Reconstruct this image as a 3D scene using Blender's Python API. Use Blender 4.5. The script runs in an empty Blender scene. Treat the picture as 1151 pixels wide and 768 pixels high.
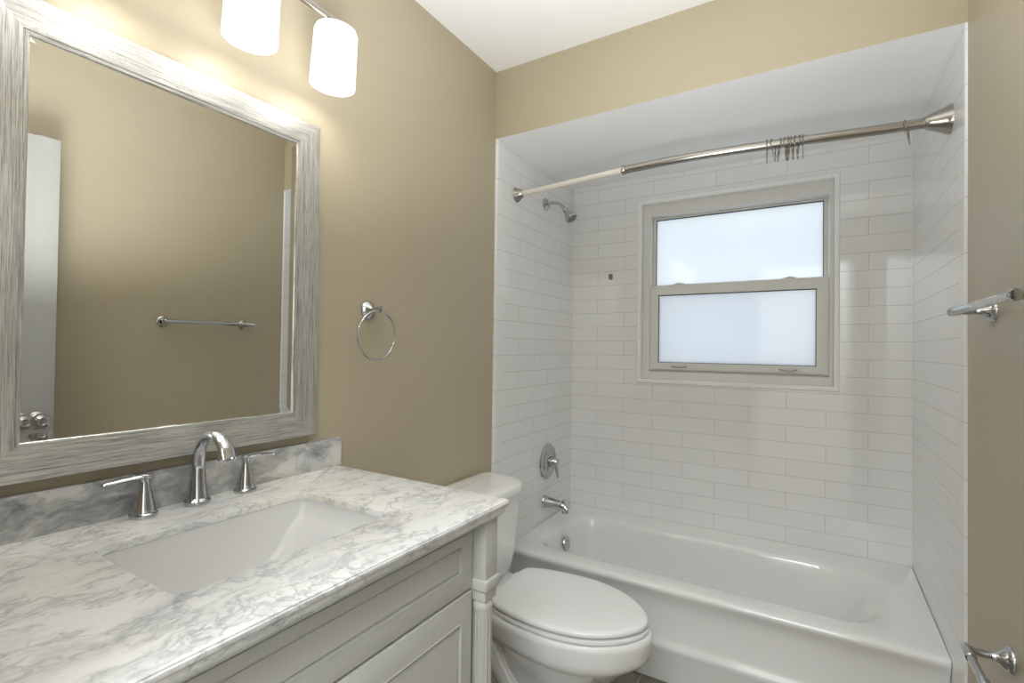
import bpy, bmesh, math, random
from mathutils import Vector, Matrix
random.seed(7)
PI = math.pi
sc = bpy.context.scene
COL = sc.collection

# ------------------------------------------------------------------ camera, light, exposure
CAM_R = Vector((0.85471588, 0.51894654, 0.01246054))
CAM_U = Vector((-0.0038559, -0.01765656, 0.99983668))
CAM_F = Vector((-0.51908179, 0.85462433, 0.01309033))
CAM_P = Vector((1.168, -1.7664, 1.253))
cam_data = bpy.data.cameras.new('camera')
cam = bpy.data.objects.new('camera', cam_data)
COL.objects.link(cam)
cam_data.sensor_width = 36.0
cam_data.lens = 555.889 / 1151.0 * 36.0
cam_data.clip_start = 0.01
cam.matrix_world = Matrix(((CAM_R.x, CAM_U.x, -CAM_F.x, CAM_P.x),
                           (CAM_R.y, CAM_U.y, -CAM_F.y, CAM_P.y),
                           (CAM_R.z, CAM_U.z, -CAM_F.z, CAM_P.z),
                           (0, 0, 0, 1)))
sc.camera = cam

world = bpy.data.worlds.new('world')
sc.world = world
world.use_nodes = True
wb = world.node_tree.nodes['Background']
wb.inputs[0].default_value = (0.86, 0.93, 1.0, 1)
wb.inputs[1].default_value = 3.65

def area_light(name, loc, rot, sx, sy, power, color, spread=180):
    d = bpy.data.lights.new(name, 'AREA')
    d.shape = 'RECTANGLE'; d.size = sx; d.size_y = sy; d.energy = power; d.color = color; d.spread = math.radians(spread)
    o = bpy.data.objects.new(name, d); COL.objects.link(o)
    o.location = loc; o.rotation_euler = rot
    return o

HALL_POWER = 45.0
ROOM_POWER = 14.2
BULB_POWER = 0.48
SHADE_EMIT = 1.6
area_light('hall_fill_light', (1.15, -2.55, 2.40), (0, 0, 0), 0.9, 0.5, HALL_POWER, (0.95, 0.98, 1.0))  # added soft light in the unseen hall, lifts the room's overall brightness
# added soft fill out of frame, standing in for a flash bounced off the ceiling
area_light('bounce_fill', (0.88, -1.28, 1.25), (math.radians(165), 0, 0), 0.5, 0.4, ROOM_POWER, (0.95, 0.98, 1.0), 124)

sc.view_settings.view_transform = 'Standard'
sc.view_settings.look = 'None'
sc.view_settings.gamma = 1.0
sc.view_settings.exposure = 0.18
sc.view_settings.use_curve_mapping = False
sc.cycles.use_denoising = True
sc.cycles.max_bounces = 14
sc.cycles.diffuse_bounces = 8
sc.cycles.glossy_bounces = 6
sc.cycles.sample_clamp_indirect = 4.0
sc.cycles.caustics_reflective = False
sc.cycles.caustics_refractive = False

W = 1.524          # alcove width
D = 0.812          # window wall
ZC = 2.44          # ceiling
ZS = 2.150         # soffit underside
YF = -1.80         # front wall (doorway)

# ------------------------------------------------------------------ materials
def new_mat(name):
    m = bpy.data.materials.new(name); m.use_nodes = True
    nt = m.node_tree
    return m, nt, nt.nodes['Principled BSDF']

def N(nt, typ, **kw):
    n = nt.nodes.new(typ)
    for k, v in kw.items(): setattr(n, k, v)
    return n

def obj_coord(nt, scale=(1, 1, 1), rot=(0, 0, 0), loc=(0, 0, 0)):
    tc = N(nt, 'ShaderNodeTexCoord'); mp = N(nt, 'ShaderNodeMapping')
    mp.inputs['Scale'].default_value = scale; mp.inputs['Rotation'].default_value = rot
    mp.inputs['Location'].default_value = loc
    nt.links.new(tc.outputs['Object'], mp.inputs['Vector'])
    return mp.outputs['Vector']

def noise(nt, vec, scale, detail=4, rough=0.55, dist=0.0):
    n = N(nt, 'ShaderNodeTexNoise')
    n.inputs['Scale'].default_value = scale; n.inputs['Detail'].default_value = detail
    n.inputs['Roughness'].default_value = rough; n.inputs['Distortion'].default_value = dist
    nt.links.new(vec, n.inputs['Vector'])
    return n

def ramp(nt, fac, stops):
    r = N(nt, 'ShaderNodeValToRGB')
    e = r.color_ramp.elements
    while len(e) < len(stops): e.new(0.5)
    for i, (p, c) in enumerate(stops):
        e[i].position = p
        e[i].color = (c, c, c, 1) if isinstance(c, (int, float)) else (*c, 1)
    nt.links.new(fac, r.inputs['Fac'])
    return r.outputs['Color']

def mix(nt, fac, a, b, mode='MIX'):
    m = N(nt, 'ShaderNodeMix', data_type='RGBA', blend_type=mode)
    if isinstance(fac, (int, float)): m.inputs[0].default_value = fac
    else: nt.links.new(fac, m.inputs[0])
    for i, v in ((6, a), (7, b)):
        if isinstance(v, tuple): m.inputs[i].default_value = (*v, 1) if len(v) == 3 else v
        else: nt.links.new(v, m.inputs[i])
    return m.outputs[2]

def bump(nt, b, height, strength, dist):
    n = N(nt, 'ShaderNodeBump')
    n.inputs['Strength'].default_value = strength; n.inputs['Distance'].default_value = dist
    nt.links.new(height, n.inputs['Height'])
    nt.links.new(n.outputs['Normal'], b.inputs['Normal'])
    return n

def plain(name, color, rough=0.4, metal=0.0, coat=0.0, tex=0.02, scale=30, bmp=0.0, spec=None):
    m, nt, b = new_mat(name)
    v = obj_coord(nt)
    n = noise(nt, v, scale, 3)
    dark = tuple(c * (1 - tex) for c in color); lite = tuple(min(1, c * (1 + tex)) for c in color)
    nt.links.new(mix(nt, n.outputs['Fac'], dark, lite), b.inputs['Base Color'])
    b.inputs['Roughness'].default_value = rough
    b.inputs['Metallic'].default_value = metal
    b.inputs['Coat Weight'].default_value = coat
    b.inputs['Coat Roughness'].default_value = 0.05
    if spec is not None: b.inputs['Specular IOR Level'].default_value = spec
    if bmp: bump(nt, b, n.outputs['Fac'], 0.3, bmp)
    return m

def m_paint():
    m, nt, b = new_mat('beige_wall_paint')
    v = obj_coord(nt)
    n1 = noise(nt, v, 260, 2); n2 = noise(nt, v, 2.0, 3)
    nt.links.new(mix(nt, n2.outputs['Fac'], (0.435, 0.378, 0.268), (0.455, 0.396, 0.284)), b.inputs['Base Color'])
    b.inputs['Roughness'].default_value = 0.38
    b.inputs['Specular IOR Level'].default_value = 0.45
    bump(nt, b, n1.outputs['Fac'], 0.25, 0.0006)
    return m

def m_tile(name, horiz, bw=0.3048, rh=0.0762, off=0.5, ho=0.0, zo=0.379):
    """glazed white subway tile; horiz = 'X' or 'Y' is the wall's running direction"""
    m, nt, b = new_mat(name)
    tc = N(nt, 'ShaderNodeTexCoord')
    sp = N(nt, 'ShaderNodeSeparateXYZ'); nt.links.new(tc.outputs['Object'], sp.inputs[0])
    a1 = N(nt, 'ShaderNodeMath', operation='ADD'); a1.inputs[1].default_value = ho
    nt.links.new(sp.outputs[horiz], a1.inputs[0])
    a2 = N(nt, 'ShaderNodeMath', operation='ADD'); a2.inputs[1].default_value = zo
    nt.links.new(sp.outputs['Z'], a2.inputs[0])
    cb = N(nt, 'ShaderNodeCombineXYZ')
    nt.links.new(a1.outputs[0], cb.inputs[0]); nt.links.new(a2.outputs[0], cb.inputs[1])
    br = N(nt, 'ShaderNodeTexBrick')
    br.offset = off; br.offset_frequency = 2; br.squash = 1.0
    br.inputs['Scale'].default_value = 1.0
    br.inputs['Brick Width'].default_value = bw
    br.inputs['Row Height'].default_value = rh
    br.inputs['Mortar Size'].default_value = 0.0010
    br.inputs['Mortar Smooth'].default_value = 0.35
    br.inputs['Bias'].default_value = 0.0
    br.inputs['Color1'].default_value = (0.81, 0.81, 0.805, 1)
    br.inputs['Color2'].default_value = (0.79, 0.79, 0.785, 1)
    br.inputs['Mortar'].default_value = (0.50, 0.485, 0.46, 1)
    nt.links.new(cb.outputs[0], br.inputs['Vector'])
    nt.links.new(br.outputs['Color'], b.inputs['Base Color'])
    b.inputs['Roughness'].default_value = 0.04
    b.inputs['Specular IOR Level'].default_value = 0.5
    b.inputs['IOR'].default_value = 1.6
    inv = N(nt, 'ShaderNodeMath', operation='SUBTRACT'); inv.inputs[0].default_value = 1.0
    nt.links.new(br.outputs['Fac'], inv.inputs[1])
    n = noise(nt, tc.outputs['Object'], 5.0, 2)
    mul = N(nt, 'ShaderNodeMath', operation='MULTIPLY_ADD')
    nt.links.new(n.outputs['Fac'], mul.inputs[0]); mul.inputs[1].default_value = 0.6
    nt.links.new(inv.outputs[0], mul.inputs[2])
    bump(nt, b, mul.outputs[0], 0.5, 0.0012)
    return m

def m_marble(name, grey):
    m, nt, b = new_mat(name)
    v = obj_coord(nt)
    w = noise(nt, v, 9.0, 4)
    va = N(nt, 'ShaderNodeVectorMath', operation='MULTIPLY_ADD')
    nt.links.new(w.outputs['Color'], va.inputs[0]); va.inputs[1].default_value = (0.085, 0.085, 0.085)
    nt.links.new(v, va.inputs[2])
    mp = N(nt, 'ShaderNodeMapping')
    mp.inputs['Rotation'].default_value = (math.radians(-42 if grey else 30), 0.0, math.radians(16))
    mp.inputs['Scale'].default_value = (2.6, 1.0, 2.6)
    nt.links.new(va.outputs[0], mp.inputs['Vector'])
    # soft cloudy streaks
    n1 = noise(nt, mp.outputs[0], 9.0, 8, 0.66, 0.3)
    cloud = ramp(nt, n1.outputs['Fac'], [(0.47, 0.0), (0.60, 0.45), (0.74, 1.0)] if not grey else [(0.42, 0.0), (0.53, 0.5), (0.66, 1.0)])
    # thin ridged veins at two sizes
    def vein(vec, scale, width, dist):
        n = noise(nt, vec, scale, 5, 0.6, dist)
        s = N(nt, 'ShaderNodeMath', operation='SUBTRACT'); nt.links.new(n.outputs['Fac'], s.inputs[0]); s.inputs[1].default_value = 0.5
        a = N(nt, 'ShaderNodeMath', operation='ABSOLUTE'); nt.links.new(s.outputs[0], a.inputs[0])
        return ramp(nt, a.outputs[0], [(0.0, 1.0), (width * 0.4, 0.45), (width, 0.0)])
    v1 = vein(mp.outputs[0], 4.5, 0.030, 0.2)
    v2 = vein(va.outputs[0], 9.0, 0.028, 0.3)
    msk = noise(nt, v, 7.0, 2)
    mk = ramp(nt, msk.outputs['Fac'], [(0.38, 0.0), (0.6, 1.0)])
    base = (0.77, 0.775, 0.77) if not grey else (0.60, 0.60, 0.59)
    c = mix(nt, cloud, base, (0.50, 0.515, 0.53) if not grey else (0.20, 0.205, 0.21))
    wm = noise(nt, v, 3.2, 3)
    warm = ramp(nt, wm.outputs['Fac'], [(0.52, 0.0), (0.66, 1.0)])
    c = mix(nt, warm, c, mix(nt, 0.6, c, (0.80, 0.77, 0.66)))
    f1 = N(nt, 'ShaderNodeMath', operation='MULTIPLY'); nt.links.new(v1, f1.inputs[0]); f1.inputs[1].default_value = 0.5
    c = mix(nt, f1.outputs[0], c, (0.30, 0.315, 0.34))
    f2 = N(nt, 'ShaderNodeMath', operation='MULTIPLY'); nt.links.new(v2, f2.inputs[0]); nt.links.new(mk, f2.inputs[1])
    f3 = N(nt, 'ShaderNodeMath', operation='MULTIPLY'); nt.links.new(f2.outputs[0], f3.inputs[0]); f3.inputs[1].default_value = 0.7
    c = mix(nt, f3.outputs[0], c, (0.36, 0.37, 0.385))
    nt.links.new(c, b.inputs['Base Color'])
    b.inputs['Roughness'].default_value = 0.16
    return m

def m_grain(name, axis):
    """whitewashed silver frame with combed grain along the given axis (Y or Z)"""
    m, nt, b = new_mat(name)
    s1 = (60, 5, 260) if axis == 'Y' else (60, 260, 5)
    v = obj_coord(nt, scale=s1)
    n = noise(nt, v, 1.6, 6, 0.75)
    s2 = (60, 14, 620) if axis == 'Y' else (60, 620, 14)
    v2 = obj_coord(nt, scale=s2)
    n2 = noise(nt, v2, 1.3, 4, 0.7)
    c1 = ramp(nt, n.outputs['Fac'], [(0.32, (0.28, 0.28, 0.27)), (0.46, (0.56, 0.56, 0.54)), (0.58, (0.78, 0.78, 0.75))])
    c2 = ramp(nt, n2.outputs['Fac'], [(0.36, (0.38, 0.37, 0.35)), (0.47, (0.90, 0.90, 0.89)), (0.62, (1, 1, 1))])
    nt.links.new(mix(nt, 0.75, c1, c2, 'MULTIPLY'), b.inputs['Base Color'])
    b.inputs['Roughness'].default_value = 0.24
    b.inputs['Metallic'].default_value = 0.72
    add = N(nt, 'ShaderNodeMath', operation='ADD')
    nt.links.new(n.outputs['Fac'], add.inputs[0]); nt.links.new(n2.outputs['Fac'], add.inputs[1])
    bump(nt, b, add.outputs[0], 0.6, 0.0007)
    return m

def m_metal(name, color, rough):
    m, nt, b = new_mat(name)
    v = obj_coord(nt)
    n = noise(nt, v, 40, 2)
    nt.links.new(mix(nt, n.outputs['Fac'], tuple(c * 0.97 for c in color), color), b.inputs['Base Color'])
    b.inputs['Metallic'].default_value = 1.0
    b.inputs['Roughness'].default_value = rough
    return m

def m_floor():
    m, nt, b = new_mat('grey_stone_floor_tile')
    v = obj_coord(nt)
    n = noise(nt, v, 6, 6, 0.65, 0.5)
    c = ramp(nt, n.outputs['Fac'], [(0.3, (0.10, 0.09, 0.07)), (0.55, (0.20, 0.185, 0.15)), (0.75, (0.32, 0.30, 0.26))])
    br = N(nt, 'ShaderNodeTexBrick'); br.offset = 0.0
    br.inputs['Scale'].default_value = 1.0; br.inputs['Brick Width'].default_value = 0.305
    br.inputs['Row Height'].default_value = 0.305; br.inputs['Mortar Size'].default_value = 0.003
    br.inputs['Mortar'].default_value = (0.3, 0.29, 0.26, 1)
    nt.links.new(v, br.inputs['Vector']); nt.links.new(c, br.inputs['Color1']); nt.links.new(c, br.inputs['Color2'])
    nt.links.new(br.outputs['Color'], b.inputs['Base Color'])
    b.inputs['Roughness'].default_value = 0.3
    return m

def m_frost(name, tint, gloss=0.05):
    m = bpy.data.materials.new(name); m.use_nodes = True
    nt = m.node_tree; nt.nodes.clear()
    out = N(nt, 'ShaderNodeOutputMaterial')
    v = obj_coord(nt); n = noise(nt, v, 3.0, 3)
    tr = N(nt, 'ShaderNodeBsdfTranslucent')
    nt.links.new(mix(nt, n.outputs['Fac'], tuple(c * 0.95 for c in tint), tint), tr.inputs['Color'])
    gl = N(nt, 'ShaderNodeBsdfGlossy'); gl.inputs['Roughness'].default_value = 0.05
    fr = N(nt, 'ShaderNodeFresnel'); fr.inputs['IOR'].default_value = 1.45
    ms = N(nt, 'ShaderNodeMixShader')
    nt.links.new(fr.outputs[0], ms.inputs[0]); nt.links.new(tr.outputs[0], ms.inputs[1]); nt.links.new(gl.outputs[0], ms.inputs[2])
    nt.links.new(ms.outputs[0], out.inputs['Surface'])
    return m

def m_shade():
    m, nt, b = new_mat('lit_opal_glass')
    v = obj_coord(nt); n = noise(nt, v, 8.0, 2)
    nt.links.new(mix(nt, n.outputs['Fac'], (0.96, 0.95, 0.93), (1, 1, 0.98)), b.inputs['Base Color'])
    b.inputs['Emission Color'].default_value = (1.0, 0.985, 0.97, 1)
    b.inputs['Emission Strength'].default_value = SHADE_EMIT
    b.inputs['Roughness'].default_value = 0.25
    return m

PAINT = m_paint()
WHITE_CEIL = plain('white_ceiling_paint', (0.90, 0.90, 0.895), 0.6, tex=0.01, scale=200, bmp=0.0004)
WHITE_TRIM = plain('white_gloss_trim', (0.72, 0.715, 0.69), 0.3, tex=0.01)
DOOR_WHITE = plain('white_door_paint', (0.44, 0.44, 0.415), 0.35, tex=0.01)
TILE_BACK = m_tile('white_subway_tile_back', 'X', ho=0.0)
TILE_SIDE = m_tile('white_subway_tile_side', 'Y', ho=0.3048 * 10 - D)
TILE_EDGE = m_tile('white_bullnose_tile', 'Y', bw=5.0, rh=0.1524, off=0.0, ho=1.0, zo=0.0)
MARBLE = m_marble('white_carrara_marble', False)
MARBLE_SHADED = m_marble('shaded_carrara_marble', True)  # same marble, greyed: dimmer grazing light put into its base; veins real
GRAIN_Y = m_grain('whitewashed_grain_level', 'Y')
GRAIN_Z = m_grain('whitewashed_grain_upright', 'Z')
CHROME = m_metal('polished_chrome', (0.54, 0.55, 0.57), 0.05)
SATIN = m_metal('brushed_chrome', (0.52, 0.52, 0.53), 0.2)
RINGM = m_metal('dull_ring_wire', (0.30, 0.29, 0.27), 0.25)
NICKEL = m_metal('brushed_nickel', (0.42, 0.395, 0.36), 0.22)
DARK = plain('black_slot', (0.012, 0.012, 0.012), 0.6)
PORC = plain('white_porcelain', (0.80, 0.80, 0.79), 0.07, tex=0.01, scale=4, coat=0.4)
PLASTIC = plain('white_seat_plastic', (0.76, 0.765, 0.76), 0.22, tex=0.01, scale=4)
ENAMEL = plain('white_tub_enamel', (0.76, 0.76, 0.75), 0.10, tex=0.015, scale=3, coat=0.3)
SINKW = plain('white_sink_ceramic', (0.68, 0.68, 0.675), 0.12, tex=0.01, scale=4)
CAB = plain('grey_painted_wood', (0.53, 0.53, 0.50), 0.42, tex=0.03, scale=20)
VINYL = plain('white_window_vinyl', (0.72, 0.71, 0.68), 0.4, tex=0.01)
VTRIM = plain('white_window_bullnose', (0.86, 0.86, 0.86), 0.15, tex=0.01)
ROPE = plain('cream_plastic_sleeve', (0.72, 0.68, 0.61), 0.4, tex=0.02)
PVC = plain('clear_grey_clip', (0.22, 0.21, 0.20), 0.3)
FROST_U = m_frost('frosted_glass_upper', (0.76, 0.775, 0.78))
FROST_L = m_frost('frosted_glass_lower', (0.70, 0.715, 0.725))
SHADE = m_shade()
FLOOR = m_floor()
MIRROR = m_metal('mirror_silver', (0.86, 0.865, 0.85), 0.0)

# ------------------------------------------------------------------ mesh helpers
def link(name, bm, mats, parent=None, smooth=False, loc=None):
    me = bpy.data.meshes.new(name)
    bmesh.ops.recalc_face_normals(bm, faces=bm.faces)
    bm.to_mesh(me); bm.free()
    if not isinstance(mats, (list, tuple)): mats = [mats]
    for m in mats: me.materials.append(m)
    if smooth:
        for p in me.polygons: p.use_smooth = True
        try: me.set_sharp_from_angle(angle=math.radians(38))
        except Exception: pass
    o = bpy.data.objects.new(name, me); COL.objects.link(o)
    if parent is not None:
        o.parent = parent
        # geometry is written in world coordinates; cancel the parents' offset
        off = Vector((0, 0, 0)); p = parent
        while p is not None: off += p.location; p = p.parent
        o.location = -off
    return o

def tag(o, label=None, cat=None, group=None, kind=None):
    if label: o['label'] = label
    if cat: o['category'] = cat
    if group: o['group'] = group
    if kind: o['kind'] = kind
    return o

def thing(name, label, cat, loc, group=None):
    o = bpy.data.objects.new(name, None); COL.objects.link(o)
    o.location = loc; o.empty_display_size = 0.05
    return tag(o, label, cat, group)

def box(bm, lo, hi, bev=0.0, mat=0, seg=2):
    vs = [bm.verts.new((x, y, z)) for x in (lo[0], hi[0]) for y in (lo[1], hi[1]) for z in (lo[2], hi[2])]
    idx = [(0, 1, 3, 2), (4, 6, 7, 5), (0, 4, 5, 1), (2, 3, 7, 6), (0, 2, 6, 4), (1, 5, 7, 3)]
    fs = [bm.faces.new([vs[i] for i in f]) for f in idx]
    for f in fs: f.material_index = mat
    if bev > 0:
        es = list({e for f in fs for e in f.edges})
        r = bmesh.ops.bevel(bm, geom=es, offset=bev, segments=seg, profile=0.5, affect='EDGES')
        for f in r['faces']: f.material_index = mat
    return fs

def loft(bm, loops, cap0=True, cap1=True, mat=0, closed_ring=False):
    rows = [[bm.verts.new(p) for p in L] for L in loops]
    n = len(rows[0])
    pairs = list(zip(rows, rows[1:]))
    if closed_ring: pairs.append((rows[-1], rows[0]))
    for a, b in pairs:
        for i in range(n):
            f = bm.faces.new((a[i], a[(i + 1) % n], b[(i + 1) % n], b[i])); f.material_index = mat
    if not closed_ring:
        if cap0: bm.faces.new(rows[0][::-1]).material_index = mat
        if cap1: bm.faces.new(rows[-1]).material_index = mat

def rrect(x0, x1, y0, y1, r, z, k=8):
    """rounded rectangle loop; r is one radius or four (x1y1, x0y1, x0y0, x1y0)"""
    rs = r if isinstance(r, (tuple, list)) else (r,) * 4
    pts = []
    for (cx, cy, a0, rr, sx, sy) in ((x1, y1, 0, rs[0], -1, -1), (x0, y1, 90, rs[1], 1, -1), (x0, y0, 180, rs[2], 1, 1), (x1, y0, 270, rs[3], -1, 1)):
        for i in range(k + 1):
            a = math.radians(a0 + 90 * i / k)
            pts.append((cx + sx * rr + rr * math.cos(a), cy + sy * rr + rr * math.sin(a), z))
    return pts

def frame_axes(d):
    d = Vector(d).normalized()
    h = Vector((0, 0, 1)) if abs(d.z) < 0.9 else Vector((1, 0, 0))
    u = d.cross(h).normalized()
    return u, d.cross(u).normalized(), d

def lathe(bm, prof, org, axis, n=32, mat=0):
    u, v, d = frame_axes(axis); org = Vector(org)
    loops = []
    for r, h in prof:
        loops.append([org + d * h + (u * math.cos(2 * PI * i / n) + v * math.sin(2 * PI * i / n)) * max(r, 1e-5) for i in range(n)])
    loft(bm, loops, True, True, mat)

def catmull(pts, per=8):
    P = [Vector(p) for p in pts]; out = []
    P = [P[0] * 2 - P[1]] + P + [P[-1] * 2 - P[-2]]
    for i in range(1, len(P) - 2):
        a, b, c, d = P[i - 1:i + 3]
        for j in range(per):
            t = j / per
            out.append(0.5 * ((2 * b) + (c - a) * t + (2 * a - 5 * b + 4 * c - d) * t * t + (3 * b - a - 3 * c + d) * t ** 3))
    out.append(P[-2])
    return out

def tube(bm, pts, radii, n=16, up=(0, 0, 1), flat=None, caps=True, closed=False, mat=0):
    """tube along pts; radii number or list; flat(i,t)->(a,b) gives elliptical half-axes (side, up)"""
    P = [Vector(p) for p in pts]; m = len(P)
    if isinstance(radii, (int, float)): radii = [radii] * m
    loops = []; pu = Vector(up)
    for i in range(m):
        if closed: t = P[(i + 1) % m] - P[i - 1]
        else: t = P[min(i + 1, m - 1)] - P[max(i - 1, 0)]
        t.normalize()
        s = t.cross(pu)
        if s.length < 1e-4: s = t.cross(Vector((1, 0, 0)) if abs(t.x) < .9 else Vector((0, 1, 0)))
        s.normalize(); w = s.cross(t).normalized(); pu = w
        a = b = radii[i]
        if flat: a, b = flat(i / (m - 1))
        loops.append([P[i] + s * math.cos(2 * PI * k / n) * a + w * math.sin(2 * PI * k / n) * b for k in range(n)])
    loft(bm, loops, caps, caps, mat, closed_ring=closed)

def ball(bm, c, r, mat=0, u=12, v=8, scale=(1, 1, 1)):
    res = bmesh.ops.create_uvsphere(bm, u_segments=u, v_segments=v, radius=r)
    bmesh.ops.scale(bm, vec=scale, verts=res['verts'])
    bmesh.ops.translate(bm, vec=c, verts=res['verts'])
    for vv in res['verts']:
        for f in vv.link_faces: f.material_index = mat

def B(): return bmesh.new()

def struct(name, bm, mats, parent=None, smooth=False):
    o = link(name, bm, mats, parent, smooth)
    if parent is None: o['kind'] = 'structure'
    return o

# ------------------------------------------------------------------ the room
HX0, HX1, HY = 0.10, 2.30, -3.10       # hallway behind the camera
bm = B(); box(bm, (-0.12, HY - 0.1, -0.08), (HX1 + 0.1, D + 0.16, 0.0)); struct('floor', bm, FLOOR)
bm = B(); box(bm, (-0.12, HY - 0.1, ZC), (HX1 + 0.1, D + 0.16, ZC + 0.08)); struct('ceiling', bm, WHITE_CEIL)
bm = B(); box(bm, (-0.12, YF, 0), (0, D + 0.01, ZC)); struct('wall_left', bm, PAINT)
bm = B(); box(bm, (W, YF, 0), (W + 0.12, D + 0.01, ZC)); struct('wall_right', bm, PAINT)
# front wall with the doorway the camera stands in
DX0, DX1, DZ = 0.73, 1.475, 2.06
bm = B()
box(bm, (-0.12, YF - 0.12, 0), (DX0, YF, ZC)); box(bm, (DX1, YF - 0.12, 0), (W + 0.12, YF, ZC)); box(bm, (DX0, YF - 0.12, DZ), (DX1, YF, ZC))
struct('wall_front', bm, PAINT)
bm = B()
for x0, x1 in ((DX0 - 0.06, DX0), ): box(bm, (x0, YF, 0), (x1, YF + 0.014, DZ + 0.06), 0.003)
box(bm, (DX0, YF, DZ), (DX1 + 0.04, YF + 0.014, DZ + 0.06), 0.003)
struct('trim_1', bm, WHITE_TRIM)
# hallway shell
bm = B()
box(bm, (-0.12, HY - 0.1, 0), (HX1 + 0.1, HY, ZC)); box(bm, (-0.12, HY, 0), (0.0, YF - 0.12, ZC)); box(bm, (HX1, HY, 0), (HX1 + 0.1, YF - 0.12, ZC))
box(bm, (W + 0.12, YF - 0.12, 0), (HX1, YF, ZC))
struct('wall_hall', bm, WHITE_CEIL)
# header above the tub and the lowered alcove ceiling
bm = B()
fs = box(bm, (0, 0, ZS), (W, 0.02, ZC))
for f in fs:
    if abs(f.calc_center_median().z - ZS) < 1e-4: f.material_index = 1
struct('wall_soffit', bm, [PAINT, WHITE_CEIL])
bm = B()
vs = [bm.verts.new(p) for p in ((0, .02, ZS), (W, .02, ZS), (W, D + .01, ZS + .004), (0, D + .01, ZS + .012), (0, .02, ZS + .05), (W, .02, ZS + .05), (W, D + .01, ZS + .05), (0, D + .01, ZS + .05))]
for f in ((0, 1, 2, 3), (4, 7, 6, 5), (0, 4, 5, 1), (1, 5, 6, 2), (2, 6, 7, 3), (3, 7, 4, 0)): bm.faces.new([vs[i] for i in f])
struct('ceiling_alcove', bm, WHITE_CEIL)
# tiled walls of the alcove: field tile plus a bullnose column at the open edge
TL, TR = 0.006, W - 0.006
def left_face(y): return .0125 - .0125 * min(1, max(0, y / D))
ZT = ZS + 0.02
for nm, xa, xb in (('wall_alcove_left', -0.01, TL), ('wall_alcove_right', TR, W + 0.01)):
    bm = B(); box(bm, (xa, 0.0595, 0), (xb, D + 0.01, ZT))
    if nm == 'wall_alcove_left':            # this wall is slightly out of square
        for v in bm.verts:
            if v.co.x > 0: v.co.x = left_face(v.co.y)
    struct(nm, bm, TILE_SIDE)
for nm, xa, xb in (('trim_2', -0.01, TL), ('trim_3', TR, W + 0.01)):
    bm = B()
    s = 1 if nm == 'trim_2' else -1
    xe = left_face(.0595) if s > 0 else xa; xo = xa if s > 0 else xb
    xf_ = left_face(.009) if s > 0 else xe
    prof = [(xo, .0595), (xo, .0005), (xf_ - s * .006, .0005), (xf_ - s * .003, .0015), (xf_ - s * .0008, .0045), (xf_, .009), (xe, .0595)]
    loft(bm, [[(x, y, z) for x, y in prof] for z in (0, ZS - 0.0005)])
    struct(nm, bm, TILE_EDGE)
# window wall with its opening
WX0, WX1, WZ0, WZ1 = 0.388, 1.256, 1.094, 2.026
bm = B()
box(bm, (-0.01, D, 0), (WX0, D + 0.14, ZC)); box(bm, (WX1, D, 0), (W + 0.01, D + 0.14, ZC))
box(bm, (WX0, D, 0), (WX1, D + 0.14, WZ0)); box(bm, (WX0, D, WZ1), (WX1, D + 0.14, ZC))
struct('wall_back', bm, TILE_BACK)
# baseboards
bm = B(); box(bm, (0, -0.81, 0), (0.012, -0.001, 0.09), 0.003); struct('baseboard_left', bm, WHITE_TRIM)
bm = B(); box(bm, (W - 0.012, YF, 0), (W, -0.001, 0.09), 0.003); struct('baseboard_right', bm, WHITE_TRIM)

# ------------------------------------------------------------------ window
def rect_ring(bm, o, i, y0, y1, bev=0.0, mat=0):
    """rectangular ring o/i = (x0,x1,z0,z1), between depths y0 (front) and y1"""
    def L(r, y, e=0): return [(r[0] + e, y, r[2] + e), (r[1] - e, y, r[2] + e), (r[1] - e, y, r[3] - e), (r[0] + e, y, r[3] - e)]
    b = bev
    loft(bm, [L(o, y1), L(o, y0 + b), L(o, y0 + b * .3, b * .3), L(o, y0, b), L(i, y0, -b), L(i, y0 + b * .3, -b * .3), L(i, y0 + b), L(i, y1)], mat=mat, closed_ring=True)

win = bpy.data.objects.new('window_1', None); COL.objects.link(win); win.location = (0.82, D, 1.094); win['kind'] = 'structure'
bm = B(); rect_ring(bm, (WX0 - .013, WX1 + .013, WZ0 - .015, WZ1 + .013), (WX0 + .008, WX1 - .008, WZ0 + .007, WZ1 - .009), D - 0.009, D + 0.034, 0.007)
link('window_trim', bm, VTRIM, win, True)
bm = B(); rect_ring(bm, (WX0 + .008, WX1 - .008, WZ0 + .006, WZ1 - .008), (.436, 1.231, 1.140, 1.955), D + 0.024, D + 0.12, 0.004)
box(bm, (.436, D + .05, 1.140), (1.231, D + .11, 1.150))
link('window_frame', bm, VINYL, win, True)
# upper sash (set back) and lower sash (room side)
up = B(); rect_ring(up, (.437, 1.230, 1.560, 1.954), (.452, 1.211, 1.580, 1.944), D + 0.072, D + 0.10, 0.003)
us = link('upper_sash', up, VINYL, win, True)
bm = B(); rect_ring(bm, (.452, 1.211, 1.580, 1.944), (.4545, 1.2085, 1.5825, 1.9405), D + 0.0755, D + 0.086); link('glazing_seal', bm, DARK, us)
bm = B(); box(bm, (.4535, D + 0.080, 1.5815), (1.2095, D + 0.084, 1.942)); link('pane', bm, FROST_U, us)
lo = B(); rect_ring(lo, (.4365, 1.2305, 1.1505, 1.590), (.478, 1.183, 1.187, 1.538), D + 0.028, D + 0.062, 0.003)
ls = link('lower_sash', lo, VINYL, win, True)
bm = B(); rect_ring(bm, (.478, 1.183, 1.187, 1.538), (.4805, 1.1805, 1.1890, 1.5345), D + 0.0335, D + 0.046); link('glazing_seal', bm, DARK, ls)
bm = B(); box(bm, (.4795, D + 0.038, 1.188), (1.1815, D + 0.042, 1.537)); link('pane', bm, FROST_L, ls)
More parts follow.
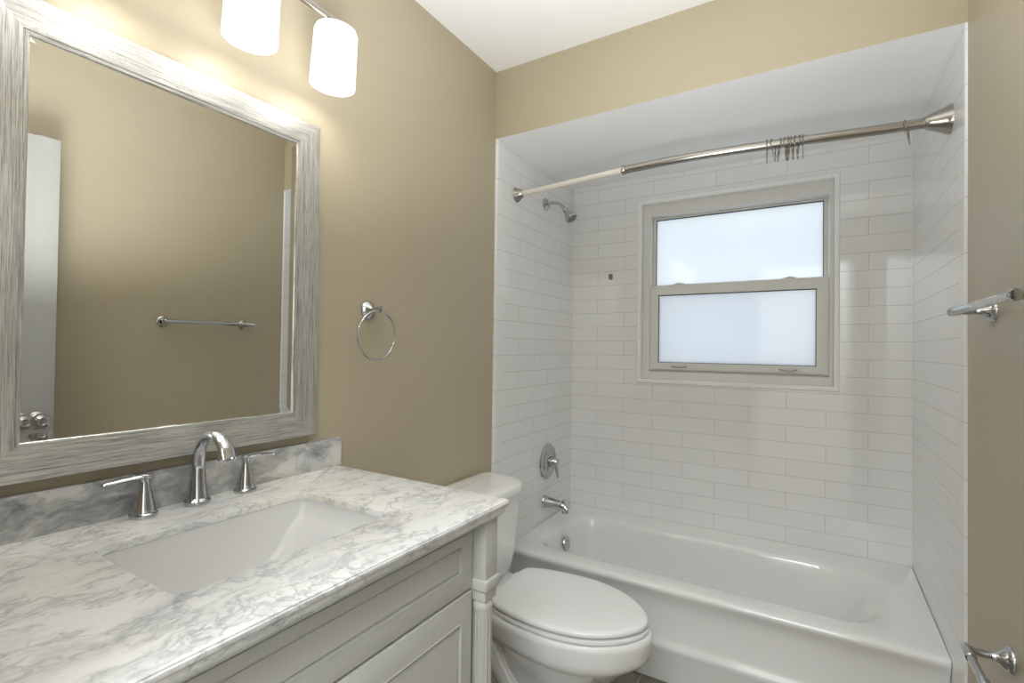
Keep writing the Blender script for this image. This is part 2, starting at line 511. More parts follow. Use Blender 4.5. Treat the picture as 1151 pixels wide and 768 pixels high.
for x in (0.58, 1.078):
    bm = B()
    lathe(bm, [(.018, 0), (.018, .004), (.012, .009), (0.004, .011)], (x, D + .045, 1.590), (0, 0, 1), 20)
    box(bm, (x - .028, D + .036, 1.590), (x + .024, D + .054, 1.597), .002)
    link('sash_lock', bm, VINYL, ls, True)
for x in (0.585, 1.073):
    bm = B()
    tube(bm, catmull([(x - .036, D + .029, 1.170), (x - .030, D + .018, 1.167), (x, D + .015, 1.1645), (x + .030, D + .018, 1.167), (x + .036, D + .029, 1.170)], 5), .0028, 8)
    link('lift_handle', bm, RINGM, ls, True)
bm = B(); box(bm, (.424, D + .020, 1.505), (.437, D + .030, 1.565), .002); link('vent_stop', bm, VINYL, win, True)

# ------------------------------------------------------------------ door folded back against the right wall
dr = bpy.data.objects.new('door_1', None); COL.objects.link(dr); dr.location = (1.455, YF + .02, 0); dr['kind'] = 'structure'
DY = -1.032; DTX0, DTX1 = 1.425, 1.460
bm = B()
box(bm, (DTX0, YF + .022, 0.012), (DTX1, DY, 2.045), .002)
link('door_panel', bm, DOOR_WHITE, dr, True)
kz, ky = 0.944, DY - 0.052
bm = B(); lathe(bm, [(.033, 0), (.033, .003), (.028, .008), (.012, .012), (.011, .030), (.024, .038), (.029, .050), (.026, .062), (.014, .068), (.010, .066), (.004, .066)], (DTX0, ky, kz), (-1, 0, 0), 32)
link('door_knob', bm, SATIN, dr, True)
bm = B(); lathe(bm, [(.033, 0), (.033, .003), (.028, .008), (.012, .012), (.011, .022), (.022, .030), (.027, .040), (.024, .050), (.010, .054)], (DTX1, ky, kz), (1, 0, 0), 32)
link('door_knob', bm, SATIN, dr, True)
for z in (0.25, 1.05, 1.85):
    bm = B(); lathe(bm, [(.006, 0), (.006, .09)], (DTX1 + .004, YF + .018, z), (0, 0, 1), 12); link('hinge', bm, SATIN, dr, True)

# ------------------------------------------------------------------ bathtub
tub = thing('bathtub', 'white alcove bathtub with a plain apron under the window', 'bathtub', (0.762, 0.13, 0))
bm = B()
X0, X1, Y1 = 0.007, W - 0.007, D - 0.001
def toploop(L):
    out = []
    for x, y, z in L:
        t = max(0.0, min(1.0, (y - .745) / .055)); t = t * t * (3 - 2 * t)
        out.append((x, y, z + 0.020 * t))
    return out
K = 14
def outer(yf, z, r=.004, e=0.0): return rrect(X0 + e, X1 - e, yf, Y1 - e, (r, r, r, r), z, K)
loops = [outer(.158, 0), outer(.146, .003), outer(.143, .105), outer(.138, .122), outer(.136, .134), outer(.139, .143), outer(.147, .153), outer(.151, .166),
         outer(.150, .27), outer(.147, .305), outer(.139, .325), outer(.1335, .338), outer(.131, .347), outer(.134, .355), outer(.141, .3605), outer(.155, .3635, .006, .002)]
def inner(x0, x1, y0, y1, r, z): return rrect(x0, x1, y0, y1, (min(.2, (y1 - y0) * .42), r, r, min(.2, (y1 - y0) * .42)), z, K)
loops += [inner(.045, 1.465, .218, .755, .13, .3625), inner(.056, 1.450, .228, .746, .13, .3605), inner(.068, 1.425, .238, .737, .13, .355), inner(.079, 1.398, .247, .729, .13, .345),
          inner(.090, 1.365, .255, .722, .13, .325), inner(.100, 1.322, .261, .715, .13, .28), inner(.118, 1.27, .271, .705, .13, .20),
          inner(.135, 1.22, .285, .69, .14, .12), inner(.155, 1.17, .31, .665, .12, .085), inner(.19, 1.12, .345, .63, .10, .072), inner(.3, 1.0, .44, .53, .03, .068)]
loops = [toploop(L) if i > 8 else L for i, L in enumerate(loops)]
loft(bm, loops)
link('tub_shell', bm, ENAMEL, tub, True)
bm = B()
lathe(bm, [(.037, 0), (.037, .004), (.034, .009), (.022, .013), (.003, .0135)], (.107, .528, .268), (1, 0, .12), 32)
for dz in (-.018, .018): lathe(bm, [(.004, 0), (.004, .002), (.001, .003)], Vector((.119, .528, .268 + dz)), (1, 0, .12), 10)
link('overflow_plate', bm, CHROME, tub, True)
bm = B(); lathe(bm, [(.034, 0), (.034, .004), (.026, .006), (.003, .005)], (.27, .487, .0715), (0, 0, 1), 24); link('drain', bm, CHROME, tub, True)

# tub spout
sp = thing('tub_spout', 'chrome tub spout with diverter knob low on the tiled wall', 'spout', (TL, .488, .472))
bm = B()
path = catmull([(TL, .488, .474), (.035, .488, .473), (.085, .488, .468), (.115, .488, .462), (.133, .488, .450)], 6)
m = len(path)
tube(bm, path, [.0285 - .0085 * (i / (m - 1)) for i in range(m)], 20)
lathe(bm, [(.0165, 0), (.0175, .004), (.016, .020), (.013, .028)], (.121, .488, .435), (0, 0, 1), 20)
lathe(bm, [(.032, 0), (.031, .006), (.027, .010)], (TL, .488, .474), (1, 0, 0), 24)
link('spout_body', bm, CHROME, sp, True)
bm = B(); lathe(bm, [(.0035, 0), (.0035, .012), (.008, .014), (.009, .019), (.006, .023)], (.112, .488, .478), (0, 0, 1), 14); link('diverter_knob', bm, CHROME, sp, True)
# mixer valve
vl = thing('shower_valve', 'round chrome mixer valve with one lever on the tiled wall', 'valve', (TL, .512, .673))
bm = B(); lathe(bm, [(.089, 0), (.089, .003), (.084, .009), (.070, .012), (.066, .010), (.055, .010), (.048, .016), (.030, .020), (.003, .020)], (TL, .512, .673), (1, 0, 0), 40)
link('valve_plate', bm, CHROME, vl, True)
bm = B()
lathe(bm, [(.026, 0), (.027, .012), (.024, .030), (.018, .044), (.004, .048)], (TL + .015, .512, .673), (1, 0, 0), 28)
tube(bm, catmull([(.048, .512, .676), (.056, .514, .650), (.060, .518, .620), (.062, .522, .594)], 6), .008, 14, up=(1, 0, 0), flat=lambda t: (.013 - .005 * t, .009 - .004 * t))
link('valve_lever', bm, CHROME, vl, True)
# shower head
sh = thing('showerhead', 'small chrome shower head on a bent arm beside the curtain rod', 'shower head', (TL, .458, 1.985))
bm = B(); lathe(bm, [(.031, 0), (.031, .003), (.026, .009), (.012, .013)], (TL, .458, 1.985), (1, 0, 0), 28); link('flange', bm, SATIN, sh, True)
bm = B(); tube(bm, catmull([(TL + .005, .458, 1.985), (.045, .458, 1.986), (.080, .458, 1.978), (.103, .458, 1.958), (.117, .458, 1.938)], 6), .0085, 14); link('shower_arm', bm, SATIN, sh, True)
bm = B(); lathe(bm, [(.010, 0), (.014, .004), (.014, .010), (.012, .014), (.017, .024), (.030, .052), (.032, .060), (.031, .065), (.027, .067)], (.112, .458, 1.946), (.62, 0, -.78), 32)
link('spray_head', bm, SATIN, sh, True)
bm = B()
u, v, d = frame_axes((.62, 0, -.78)); o0 = Vector((.112, .458, 1.946))
lathe(bm, [(.026, 0), (.026, .002), (.003, .003)], o0 + d * .0665, d, 28)
for rr, nn in ((.010, 6), (.019, 12)):
    for k in range(nn):
        a = 2 * PI * k / nn
        lathe(bm, [(.0019, 0), (.0014, .003)], o0 + d * .069 + u * rr * math.cos(a) + v * rr * math.sin(a), d, 8)
link('spray_face', bm, PVC, sh, True)

# ------------------------------------------------------------------ curved curtain rod and its rings
RZ = 1.952
ROD_PATH = [(-.2, .20), (0, .163), (.18, .143), (.36, .117), (.56, .094), (.76, .087), (.94, .098), (1.10, .116), (1.28, .139), (1.42, .154), (1.524, .161), (1.7, .17)]
def rod_y(x):
    for i in range(1, len(ROD_PATH) - 2):
        (x0, a), (x1, b), (x2, c), (x3, d) = ROD_PATH[i - 1:i + 3]
        if x1 <= x <= x2:
            t = (x - x1) / (x2 - x1)
            return 0.5 * (2 * b + (c - a) * t + (2 * a - 5 * b + 4 * c - d) * t * t + (3 * b - a - 3 * c + d) * t ** 3)
    return .161
rod = thing('shower_curtain_rod', 'brushed nickel curtain rod spanning the tub below the white soffit', 'curtain rod', (0.006, .163, RZ))
bm = B()
xs = [.535 + (W - .03 - .535) * i / 24 for i in range(25)]
tube(bm, [(x, rod_y(x), RZ) for x in xs], .0155, 20); link('thick_pole', bm, NICKEL, rod, True)
xs = [.02 + (.54 - .02) * i / 12 for i in range(13)]
bm = B(); tube(bm, [(x, rod_y(x), RZ) for x in xs], .0115, 18)
tag(link('thin_pole', bm, ROPE, rod, True), 'cream white thin sliding end of the rod')
bm = B(); lathe(bm, [(.0175, 0), (.0175, .012), (.0160, .014)], (.531, rod_y(.531), RZ), (1, -.03, 0), 22); link('joint_collar', bm, NICKEL, rod, True)
bm = B(); lathe(bm, [(.034, 0), (.034, .004), (.031, .009), (.021, .030), (.0145, .042), (.0125, .044)], (TL, .163, RZ), (1, -.12, 0), 30); link('flange', bm, NICKEL, rod, True)
bm = B(); lathe(bm, [(.043, 0), (.043, .006), (.040, .010), (.036, .018), (.024, .050), (.0185, .062), (.0165, .064)], (TR, .161, RZ), (-1, -.10, 0), 30); link('flange', bm, NICKEL, rod, True)

def ring_mesh():
    bm = B()
    r = .0215
    pts = []
    for i in range(19):
        a = math.radians(-60 + 300 * i / 18)
        pts.append((0, r * math.cos(a), r * math.sin(a)))
    pts = [(0, .004, -.046), (0, .010, -.034)] + pts + [(0, -.010, -.034), (0, -.008, -.050), (0, 0, -.056), (0, .007, -.052)]
    tube(bm, pts, .0016, 8, up=(1, 0, 0))
    for i in range(5):
        a = math.radians(30 + 30 * i)
        ball(bm, (0, (r - .0015) * math.cos(a), (r - .0015) * math.sin(a)), .0032, u=8, v=6)
    me = bpy.data.meshes.new('curtain_ring')
    bm.to_mesh(me); bm.free(); me.materials.append(RINGM)
    for p in me.polygons: p.use_smooth = True
    return me
rme = ring_mesh()
RINGS = [(1.034, 3, 'leftmost curtain ring on the rod, hanging straight, a gap before the rest'),
         (1.052, -30, 'tilted curtain ring just right of the leftmost one'),
         (1.072, 24, 'tilted curtain ring midway between the leftmost ring and the bunch'),
         (1.088, -12, None), (1.095, 8, None), (1.101, 20, None), (1.107, -16, None), (1.113, 10, None), (1.120, -22, None), (1.127, 14, None),
         (1.139, 2, 'curtain ring at the right end of the bunch, hanging straight'),
         (1.413, -34, 'lone curtain ring near the right flange of the rod')]
for i, (x, tilt, lab) in enumerate(RINGS):
    o = bpy.data.objects.new('curtain_ring', rme); COL.objects.link(o)
    o.location = (x, rod_y(x), RZ - .0035)
    o.rotation_euler = (0, math.radians(tilt * .25), math.radians(tilt * .55))
    if lab: tag(o, lab, 'curtain ring', 'curtain rings on the rod')
    else: tag(o, 'curtain ring inside the tight bunch near the middle of the rod', 'curtain ring', 'curtain rings on the rod')

# small left-over clip on the window wall
bm = B()
box(bm, (.217, D - .007, 1.640), (.239, D, 1.662), .002)
lathe(bm, [(.011, 0), (.011, .005), (.007, .007)], (.228, D, 1.641), (0, -1, 0), 16)
tag(link('wall_clip', bm, PVC, None, True), 'tiny grey bracket left on the tiles between the corner and the window', 'bracket')

# ------------------------------------------------------------------ toilet
TY = -0.275
toilet = thing('toilet', 'white toilet with closed lid between the vanity and the tub', 'toilet', (0.1, TY, 0))
EGG = [(0, .56), (.010, .67), (.03, .745), (.08, .825), (.17, .91), (.30, .975), (.43, 1), (.55, .985), (.67, .915), (.77, .80), (.855, .64), (.915, .48), (.962, .31), (.99, .155), (1, 0)]
def egg(xb, xf, hw, z, n=40, back=None):
    half = catmull([(t, w, 0) for t, w in EGG], 4)
    pts = [(xb + (xf - xb) * p.x, hw * p.y) for p in half]
    if back is not None: pts = [(x, min(w, back) if x < xb else w) for x, w in pts]
    L = [(x, TY - w, z) for x, w in pts] + [(x, TY + w, z) for x, w in reversed(pts[:-1])]
    return L
bm = B()
def bowl_sec(z, xb, xf, hw): return egg(xb, xf, hw, z)
secs = [(0.000, .13, .600, .118), (.020, .13, .602, .120), (.040, .135, .595, .110), (.075, .17, .585, .100), (.13, .22, .590, .098), (.19, .27, .615, .106),
        (.235, .300, .650, .124), (.270, .300, .690, .146), (.298, .288, .724, .164), (.312, .272, .742, .175), (.324, .256, .752, .182), (.340, .238, .758, .186), (.380, .232, .762, .187),
        (.390, .234, .762, .187), (.397, .237, .757, .183), (.399, .25, .745, .172)]
loft(bm, [bowl_sec(*s) for s in secs])
# rear deck that carries the tank
dk = [(.30, .05, .27, .070), (.335, .03, .33, .100), (.36, .025, .35, .125), (.385, .022, .36, .135), (.394, .024, .36, .133), (.398, .03, .355, .128)]
loft(bm, [rrect(a, b, TY - h, TY + h, (.03, .04, .04, .03), z, 6) for z, a, b, h in dk])
# trapway relief on each flank
for s in (-1, 1):
    pth = catmull([(.17, TY + s * .045, .30), (.215, TY + s * .070, .275), (.285, TY + s * .080, .200), (.36, TY + s * .082, .120), (.43, TY + s * .078, .075), (.49, TY + s * .05, .06)], 6)
    tube(bm, pth, .042, 16)
    pth = catmull([(.12, TY + s * .05, .035), (.15, TY + s * .075, .12), (.165, TY + s * .075, .20), (.19, TY + s * .06, .28)], 6)
    tube(bm, pth, .040, 14)
link('bowl', bm, PORC, toilet, True)
for s in (-1, 1):
    bm = B(); lathe(bm, [(.014, 0), (.014, .006), (.009, .016), (.002, .018)], (.30, TY + s * .105, .018), (0, 0, 1), 16); link('bolt_cap', bm, PORC, toilet, True)
bm = B()
tk = [(.396, .045, .175, .140), (.402, .036, .188, .155), (.425, .028, .200, .172), (.50, .024, .207, .186), (.62, .020, .213, .194), (.705, .018, .216, .198)]
loft(bm, [rrect(a, b, TY - h, TY + h, (.070, .030, .030, .070), z, 8) for z, a, b, h in tk])
link('tank', bm, PORC, toilet, True)
bm = B()
def lidl(z, e): return rrect(.006 + e, .236 - e, TY - .214 + e, TY + .214 - e, (.105 - e * .5, max(.006, .040 - e * .5), max(.006, .040 - e * .5), .105 - e * .5), z, 10)
loft(bm, [lidl(.7055, .012), lidl(.707, .004), lidl(.712, .0005), lidl(.722, 0), lidl(.733, .002), lidl(.741, .007), lidl(.7455, .016), lidl(.7480, .040), lidl(.749, .08)])
link('tank_lid', bm, PORC, toilet, True)
bm = B()
lathe(bm, [(.011, 0), (.011, .006), (.007, .012)], (.214, TY - .155, .665), (1, 0, 0), 16)
tube(bm, [(.226, TY - .155, .665), (.229, TY - .12, .661), (.229, TY - .085, .655)], .0055, 12)
link('flush_lever', bm, CHROME, toilet, True)
def shell(prof, xb, xf, hw):
    b = B(); loft(b, [egg(xb + e * .6, xf - e, hw - e, z) for z, e in prof]); return b
bm = shell([(.4010, .010), (.4012, .003), (.403, .0005), (.408, 0), (.4120, 0.0015), (.4135, .006)], .255, .752, .181)
link('seat', bm, PLASTIC, toilet, True)
bm = shell([(.4195, .012), (.4197, .003), (.4220, .0003), (.4285, 0), (.433, .002), (.4360, .007), (.4377, .018), (.4395, .06), (.4402, .11)], .252, .749, .179)
lid = link('seat_lid', bm, PLASTIC, toilet, True)
for s in (-1, 1):
    bm = B(); box(bm, (.236, TY + s * .075 - .02, .399), (.272, TY + s * .075 + .02, .428), .006, seg=3); link('hinge', bm, PLASTIC, toilet, True)
for dy in (-.055, 0.055, ):
    bm = B(); box(bm, (.68, TY + dy - .01, .4125), (.70, TY + dy + .01, .4185), .001); link('bumper', bm, PLASTIC, lid)
# maker's mark: three small grey glyph strokes on the deck in front of the tank
bm = B()
for k, (dx, dy) in enumerate(((0, 0), (.004, .009), (.001, .018))):
    x, y = .262 + dx, TY - .122 + dy
    tube(bm, [(x - .004, y, .3995), (x, y + .003, .3997), (x + .005, y + .001, .3995)], .0009, 6)
link('maker_mark', bm, PVC, toilet)

# ------------------------------------------------------------------ vanity
VY0, VY1 = -1.645, -0.827
VX = 0.535
van = thing('vanity_cabinet', 'grey painted vanity cabinet with turned corner posts under the marble top', 'cabinet', (0.27, -1.235, 0))
bm = B()
box(bm, (.012, VY0 + .012, .10), (VX - .022, VY0 + .030, .868), .001); box(bm, (.012, VY1 - .026, .10), (VX - .022, VY1 - .008, .868), .001)
box(bm, (.012, VY0 + .030, .10), (VX - .022, VY1 - .026, .118)); box(bm, (.004, VY0 + .030, .118), (.012, VY1 - .026, .868))
box(bm, (.012, VY0 + .03, .0), (VX - .075, VY1 - .03, .10))
box(bm, (VX - .05, VY0 + .030, .846), (VX - .022, VY1 - .026, .8742), .001)      # rail above the drawer
box(bm, (.012, VY0 + .030, .846), (.04, VY1 - .026, .8742), .001)
link('cabinet_body', bm, CAB, van, True)

def post(y0):
    yc = y0 + .023; x0, x1 = VX - .015, VX + .031; xc = (x0 + x1) / 2
    bm = B()
    box(bm, (x0, y0, .748), (x1, y0 + .046, .8742), .0015)
    box(bm, (x0 - .005, y0 - .005, .7225), (x1 + .005, y0 + .051, .748), .004, seg=3)
    box(bm, (x0 + .001, y0 + .001, .699), (x1 - .001, y0 + .045, .7225), .0015)
    lathe(bm, [(.021, 0), (.021, .04), (.019, .05), (.0195, .06), (.0205, .59), (.0225, .594), (.0235, .600), (.0225, .606), (.020, .610), (.0205, .614)], (xc, yc, .085), (0, 0, 1), 28)
    # vertical reeds
    for k in range(14):
        a = 2 * PI * k / 14
        tube(bm, [(xc + .0200 * math.cos(a), yc + .0200 * math.sin(a), .145), (xc + .0200 * math.cos(a), yc + .0200 * math.sin(a), .672)], .0016, 6)
    box(bm, (x0 + .001, y0 + .001, .040), (x1 - .001, y0 + .045, .088), .002)
    lathe(bm, [(.014, 0), (.020, .012), (.022, .028), (.016, .042)], (xc, yc, 0), (0, 0, 1), 24)
    return bm
link('post', post(VY1 - .046), CAB, van, True)
link('post', post(VY0), CAB, van, True)

def panel(y0, y1, z0, z1, mt, mb, ms, x1=VX, th=.020, eb=.004):
    """shaped front with a recessed field; mt/mb/ms top, bottom and side margins"""
    bm = B()
    def R(e0, x, mode):
        if mode == 'o': return [(x, y0 + e0, z0 + e0), (x, y1 - e0, z0 + e0), (x, y1 - e0, z1 - e0), (x, y0 + e0, z1 - e0)]
        return [(x, y0 + ms + e0, z0 + mb + e0), (x, y1 - ms - e0, z0 + mb + e0), (x, y1 - ms - e0, z1 - mt - e0), (x, y0 + ms + e0, z1 - mt - e0)]
    loft(bm, [R(0, x1 - th, 'o'), R(0, x1 - eb, 'o'), R(eb * .3, x1 - eb * .3, 'o'), R(eb, x1, 'o'),
              R(-.003, x1, 'i'), R(-.0022, x1 + .0010, 'i'), R(-.0006, x1 + .0008, 'i'), R(0, x1 - .0075, 'i'), R(.0026, x1 - .0080, 'i'), R(.0044, x1 - .0035, 'i')])
    return bm
PY0, PY1 = VY0 + .049, VY1 - .0495
link('drawer_front', panel(PY0, PY1, .7285, .8515, .022, .046, .044), CAB, van, True)
ym = (PY0 + PY1) / 2
for a, b in ((ym + .0015, PY1), (PY0, ym - .0015)):
    dd = link('door', panel(a, b, .135, .7235, .056, .056, .044, VX + .002, eb=.009), CAB, van, True)
    kb = B(); yk = a + .022 if a > ym else b - .022
    lathe(kb, [(.006, 0), (.005, .012), (.011, .018), (.013, .024), (.009, .029), (.002, .030)], (VX + .002, yk, .53), (1, 0, 0), 20)
    link('knob', kb, SATIN, dd, True)

# marble top with the sink cut-out
CX0, CX1, CY0, CY1, CT = 0.001, 0.588, -1.662, -0.812, 0.914
SX0, SX1, SY0, SY1 = 0.162, 0.440, -1.427, -1.031
bm = B()
def co(e, z): return rrect(CX0 + min(e, 0), CX1 - e, CY0 + e, CY1 - e, .003, z, 6)
def ci(e, z): return rrect(SX0 + e, SX1 - e, SY0 + e, SY1 - e, .022 - e, z, 6)
loft(bm, [co(.006, CT), co(.0035, CT - .0006), co(.0015, CT - .0025), co(.0015, CT - .0045), co(0, CT - .006), co(0, CT - .0115), co(.0015, CT - .0135), co(.0045, CT - .0145), co(.0050, CT - .020), co(.0075, CT - .027), co(.012, CT - .033), co(.018, CT - .0365), co(.020, CT - .0395), co(.060, CT - .0395), co(.061, CT - .0135),
          ci(0, CT - .0135), ci(0, CT - .002), ci(-.0006, CT - .0006), ci(-.002, CT)], closed_ring=True)
top = link('marble_countertop', bm, MARBLE, None, True)
tag(top, 'white marble vanity top with grey veins and a rectangular sink cut-out', 'countertop')
bm = B()
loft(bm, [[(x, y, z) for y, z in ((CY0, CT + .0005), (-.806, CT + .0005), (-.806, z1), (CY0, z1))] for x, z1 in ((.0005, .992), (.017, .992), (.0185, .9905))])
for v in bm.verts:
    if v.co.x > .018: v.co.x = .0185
tag(link('backsplash', bm, MARBLE_SHADED, None), 'low grey-veined marble backsplash strip along the wall behind the faucet', 'backsplash')

# sink basin
sink = thing('sink', 'white rectangular undermount sink set below the marble top', 'sink', (.30, -1.235, .80))
bm = B()
zr = CT - .0142
def bs(x0, x1, y0, y1, r, z): return rrect(x0, x1, y0, y1, r, z, 8)
outr = [bs(.147, .455, -1.442, -1.016, .03, zr), bs(.147, .455, -1.442, -1.016, .03, zr - .012), bs(.156, .443, -1.40, -1.07, .04, zr - .06), bs(.18, .42, -1.34, -1.13, .05, zr - .155)]
inn = []
for dz_ in (0, .006, .014, .024, .036, .050, .064, .078, .092, .104, .114, .123, .130, .134):
    q = dz_ / .134; e_ = .135 * q ** 1.8; xx = .026 * q + .012 * q ** 6
    inn.append((.161 + xx * .8, .441 - xx, -1.428 + e_, -1.030 - e_, .020 if dz_ == 0 else .013, dz_))
inn.append((.26, .34, -1.255, -1.215, .010, .138))
loft(bm, list(reversed(outr)) + [bs(a, b, c, d, r, zr - dz) for a, b, c, d, r, dz in inn])
link('basin', bm, SINKW, sink, True)
bm = B(); lathe(bm, [(.021, 0), (.021, .002), (.017, .004), (.012, .003), (.002, .0035)], (.30, -1.235, zr - .1375), (0, 0, 1), 24); link('drain', bm, CHROME, sink, True)

# faucet
fc = thing('faucet', 'chrome widespread faucet with arched spout and two lever handles', 'faucet', (.05, -1.208, CT))
bm = B()
FY = -1.208
lathe(bm, [(.0245, 0), (.0255, .003), (.0250, .008), (.0215, .011), (.0195, .013)], (.050, FY, CT), (0, 0, 1), 32)
pth = catmull([(.050, FY, CT + .010), (.049, FY, CT + .045), (.049, FY, CT + .085), (.057, FY, CT + .118), (.080, FY, CT + .143), (.115, FY, CT + .150), (.146, FY, CT + .136), (.163, FY, CT + .107)], 7)
def fl(t):
    if t < .45: k = t / .45; return (.0195 - .0080 * k ** .8, .0195 - .0090 * k ** .8)
    k = (t - .45) / .55; return (.0115 + .0070 * k ** 1.4, .0105 + .0010 * k)
tube(bm, pth, .015, 28, up=(0, 1, 0), flat=lambda t: (fl(t)[1], fl(t)[0]))
link('spout', bm, CHROME, fc, True)
for hy, s in ((-1.307, -1), (-1.104, 1)):
    bm = B()
    lathe(bm, [(.0235, 0), (.0245, .003), (.0240, .007), (.0205, .009), (.0205, .011), (.0190, .013), (.0182, .022), (.0150, .038), (.0110, .055), (.0088, .066), (.0086, .072), (.0100, .079), (.0098, .082), (.0070, .0835), (.001, .084)], (.050, hy, CT), (0, 0, 1), 32)
    h = link('handle', bm, CHROME, fc, True)
    bm = B()
    p2 = catmull([(.050, hy - s * .008, CT + .077), (.050, hy + s * .012, CT + .078), (.050, hy + s * .038, CT + .078), (.050, hy + s * .066, CT + .0745)], 5)
    tube(bm, p2, .006, 14, flat=lambda t: (.0080 + .0022 * math.sin(PI * t) - .003 * t ** 6, .0058 - .0018 * t))
    ball(bm, p2[-1], .006, scale=(1.35, .8, .56))
    link('lever', bm, CHROME, h, True)

# ------------------------------------------------------------------ mirror
MY0, MY1, MZ0, MZ1, MW = -1.548, -0.900, 1.014, 1.844, 0.0675
mir = thing('wall_mirror', 'large mirror in a whitewashed grained frame above the backsplash', 'mirror', (0.0, -1.2285, MZ0))
bm = B()
prof = [(0.0, 0.0005), (0.0, .0265), (.0015, .0285), (.020, .0280), (.056, .0265), (.0585, .0262), (.0592, .0245), (.0605, .0245), (.0612, .0252), (.0660, .0246), (.0675, .0225), (.0675, .0005)]
corners = [(MY0, MZ0, 1, 1), (MY1, MZ0, -1, 1), (MY1, MZ1, -1, -1), (MY0, MZ1, 1, -1)]
rows = [[bm.verts.new((h, cy + sy * d_, cz + sz * d_)) for d_, h in prof] for cy, cz, sy, sz in corners]
for i in range(4):
    a, b = rows[i], rows[(i + 1) % 4]
    for j in range(len(prof)):
        k = (j + 1) % len(prof)
        f = bm.faces.new((a[j], b[j], b[k], a[k])); f.material_index = 0 if i in (0, 2) else 1
link('frame', bm, [GRAIN_Y, GRAIN_Z], mir, False)
bm = B()
a = MW - .004
g0, g1, h0, h1 = MY0 + a, MY1 - a, MZ0 + a, MZ1 - a
bv = .018; dz = .00030
def gl(e, x): return [(x, g0 + e, h0 + e), (x, g1 - e, h0 + e), (x, g1 - e, h1 - e), (x, g0 + e, h1 - e)]
loft(bm, [gl(0, .0060), gl(0, .0195 + dz), gl(bv, .0195)])
for v in bm.verts: v.co.x += .0018 * (v.co.z - h0) / (h1 - h0) - .0004      # hangs very slightly forward at the top
link('mirror_glass', bm, MIRROR, mir)

# small black specks where the silvering has gone along the lower edge
for (ya, yb, zz, hh) in ((-1.352, -1.343, 1.0795, .0020), (-1.256, -1.226, 1.0797, .0022), (-1.10, -1.085, 1.0793, .0016)):
    bm = B()
    tube(bm, [(.0194, ya + (yb - ya) * t / 8, zz + .0012 * math.sin(t * 2.1 + ya * 40)) for t in range(9)], .002, 8, flat=lambda t: (.0008, hh * (.35 + .65 * math.sin(PI * t) * (.7 + .3 * math.sin(t * 17)))))
    link('desilvered_spot', bm, DARK, mir)

# ------------------------------------------------------------------ vanity light
vlgt = thing('vanity_light', 'four-shade bath bar light with opal glass cylinders above the mirror', 'wall light', (0, -1.26, 2.10))
LX = .122; SYS = [-.930, -1.148, -1.366, -1.584]; ZTOP, ZBOT = 2.066, 1.918
bm = B(); box(bm, (LX - .006, -1.655, 2.078), (LX + .006, -.868, 2.090), .0015); link('bar', bm, NICKEL, vlgt, True)
bm = B(); box(bm, (.0005, -1.33, 2.03), (.022, -1.19, 2.14), .006, seg=3)
for y in (-1.30, -1.22): tube(bm, [(.015, y, 2.085), (LX, y, 2.085)], .006, 12)
link('wall_plate', bm, NICKEL, vlgt, True)
for y in SYS:
    bm = B(); lathe(bm, [(.020, 0), (.020, .010), (.008, .012), (.007, .022)], (LX, y, ZTOP - .0005), (0, 0, 1), 20); hd = link('holder', bm, NICKEL, vlgt, True)
    bm = B()
    H = ZTOP - ZBOT; r = .0545
    rb = r + .0015; rt = r - .0015
    ax = Vector((-math.sin(math.radians(5)), 0, -math.cos(math.radians(5))))          # the bar has rolled a little, bottoms lean to the wall
    lathe(bm, [(.018, 0), (rt - .012, 0), (rt - .004, .003), (rt, .012), (rb, H - .006), (rb - .001, H - .0015), (rb - .003, H), (rb - .005, H - .002), (rb - .006, H - .008), (rt - .006, .010), (rt - .014, .006), (.018, .005)], (LX, y, ZTOP), ax, 40)
    link('lamp_shade', bm, SHADE, vlgt, True)
    ld = bpy.data.lights.new('bulb', 'POINT'); ld.energy = BULB_POWER; ld.color = (1.0, .97, .93); ld.shadow_soft_size = .022
    lo_ = bpy.data.objects.new('bulb', ld); COL.objects.link(lo_); lo_.location = (LX - .008, y, ZBOT + .055)

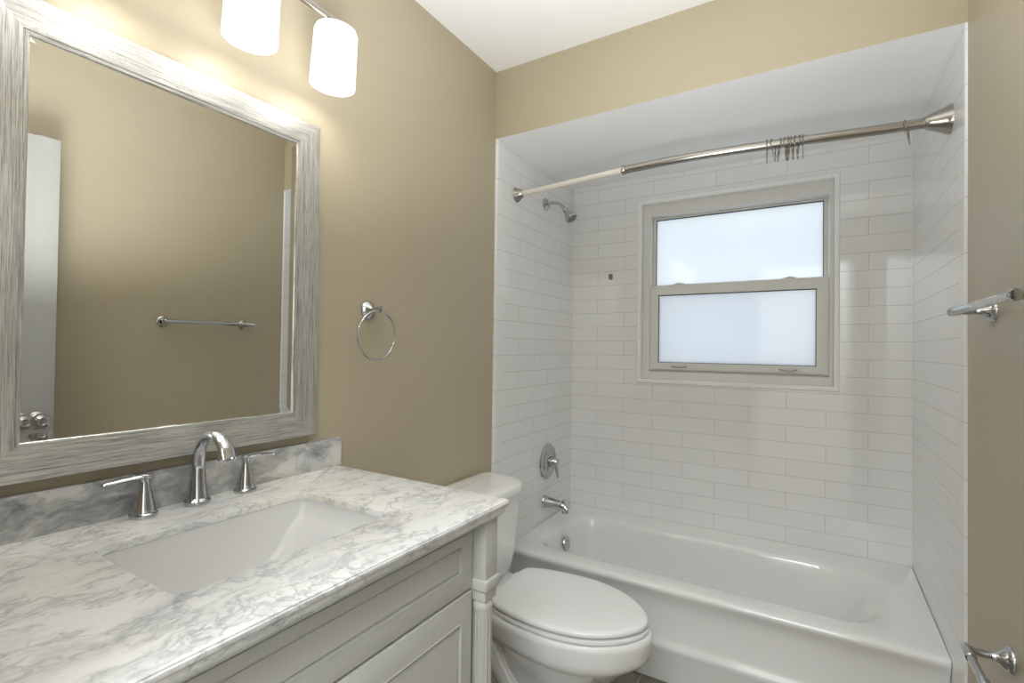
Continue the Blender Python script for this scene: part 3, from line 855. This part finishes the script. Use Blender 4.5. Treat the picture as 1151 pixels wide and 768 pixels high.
# ------------------------------------------------------------------ towel ring
tr = thing('towel_ring', 'chrome towel ring on the beige wall between mirror and tub', 'towel ring', (0, -.698, 1.366))
bm = B()
lathe(bm, [(.029, 0), (.029, .003), (.026, .007), (.023, .009), (.021, .013), (.012, .020), (.0085, .028), (.0085, .048), (.011, .052), (.011, .058), (.004, .061)], (0, -.698, 1.364), (1, 0, 0), 32)
link('wall_mount', bm, CHROME, tr, True)
bm = B(); tube(bm, [(.050 + .004 * math.sin(a), -.706 + .0735 * math.cos(a), 1.286 + .0735 * math.sin(a)) for a in [2 * PI * i / 56 for i in range(56)]], .0034, 10, up=(1, 0, 0), closed=True)
link('ring', bm, CHROME, tr, True)

# ------------------------------------------------------------------ towel bar and paper holder on the right wall
def rosette(bm, y, z, reach, r=.027):
    lathe(bm, [(r, 0), (r, .003), (r - .003, .007), (r - .007, .009), (r - .009, .014), (.011, .020), (.0080, .027), (.0075, reach - .010), (.010, reach - .006), (.010, reach), (.004, reach + .004)], (W, y, z), (-1, 0, 0), 30)
tb = thing('towel_bar', 'chrome towel bar on the beige wall opposite the mirror', 'towel bar', (W, -.42, 1.355))
for y in (-.226, -.618):
    bm = B(); rosette(bm, y, 1.352, .068); link('wall_mount', bm, CHROME, tb, True)
bm = B(); lathe(bm, [(.002, 0), (.0085, .001), (.0105, .004), (.0105, .012), (.0090, .014), (.0090, .426), (.0105, .428), (.0105, .436), (.0085, .439), (.002, .440)], (W - .070, -.202, 1.352), (0, -1, 0), 22)
link('bar', bm, CHROME, tb, True)
ph = thing('toilet_paper_holder', 'empty chrome toilet paper holder low on the right wall', 'paper holder', (W, -.42, .618))
for y in (-.342, -.500):
    bm = B(); rosette(bm, y, .618, .068); link('wall_mount', bm, CHROME, ph, True)
bm = B()
lathe(bm, [(.002, 0), (.0085, .001), (.0100, .004), (.0100, .050), (.0080, .052), (.0080, .130), (.0100, .132), (.0100, .186), (.0085, .189), (.002, .190)], (W - .070, -.326, .618), (0, -1, 0), 22)
link('roller', bm, CHROME, ph, True)
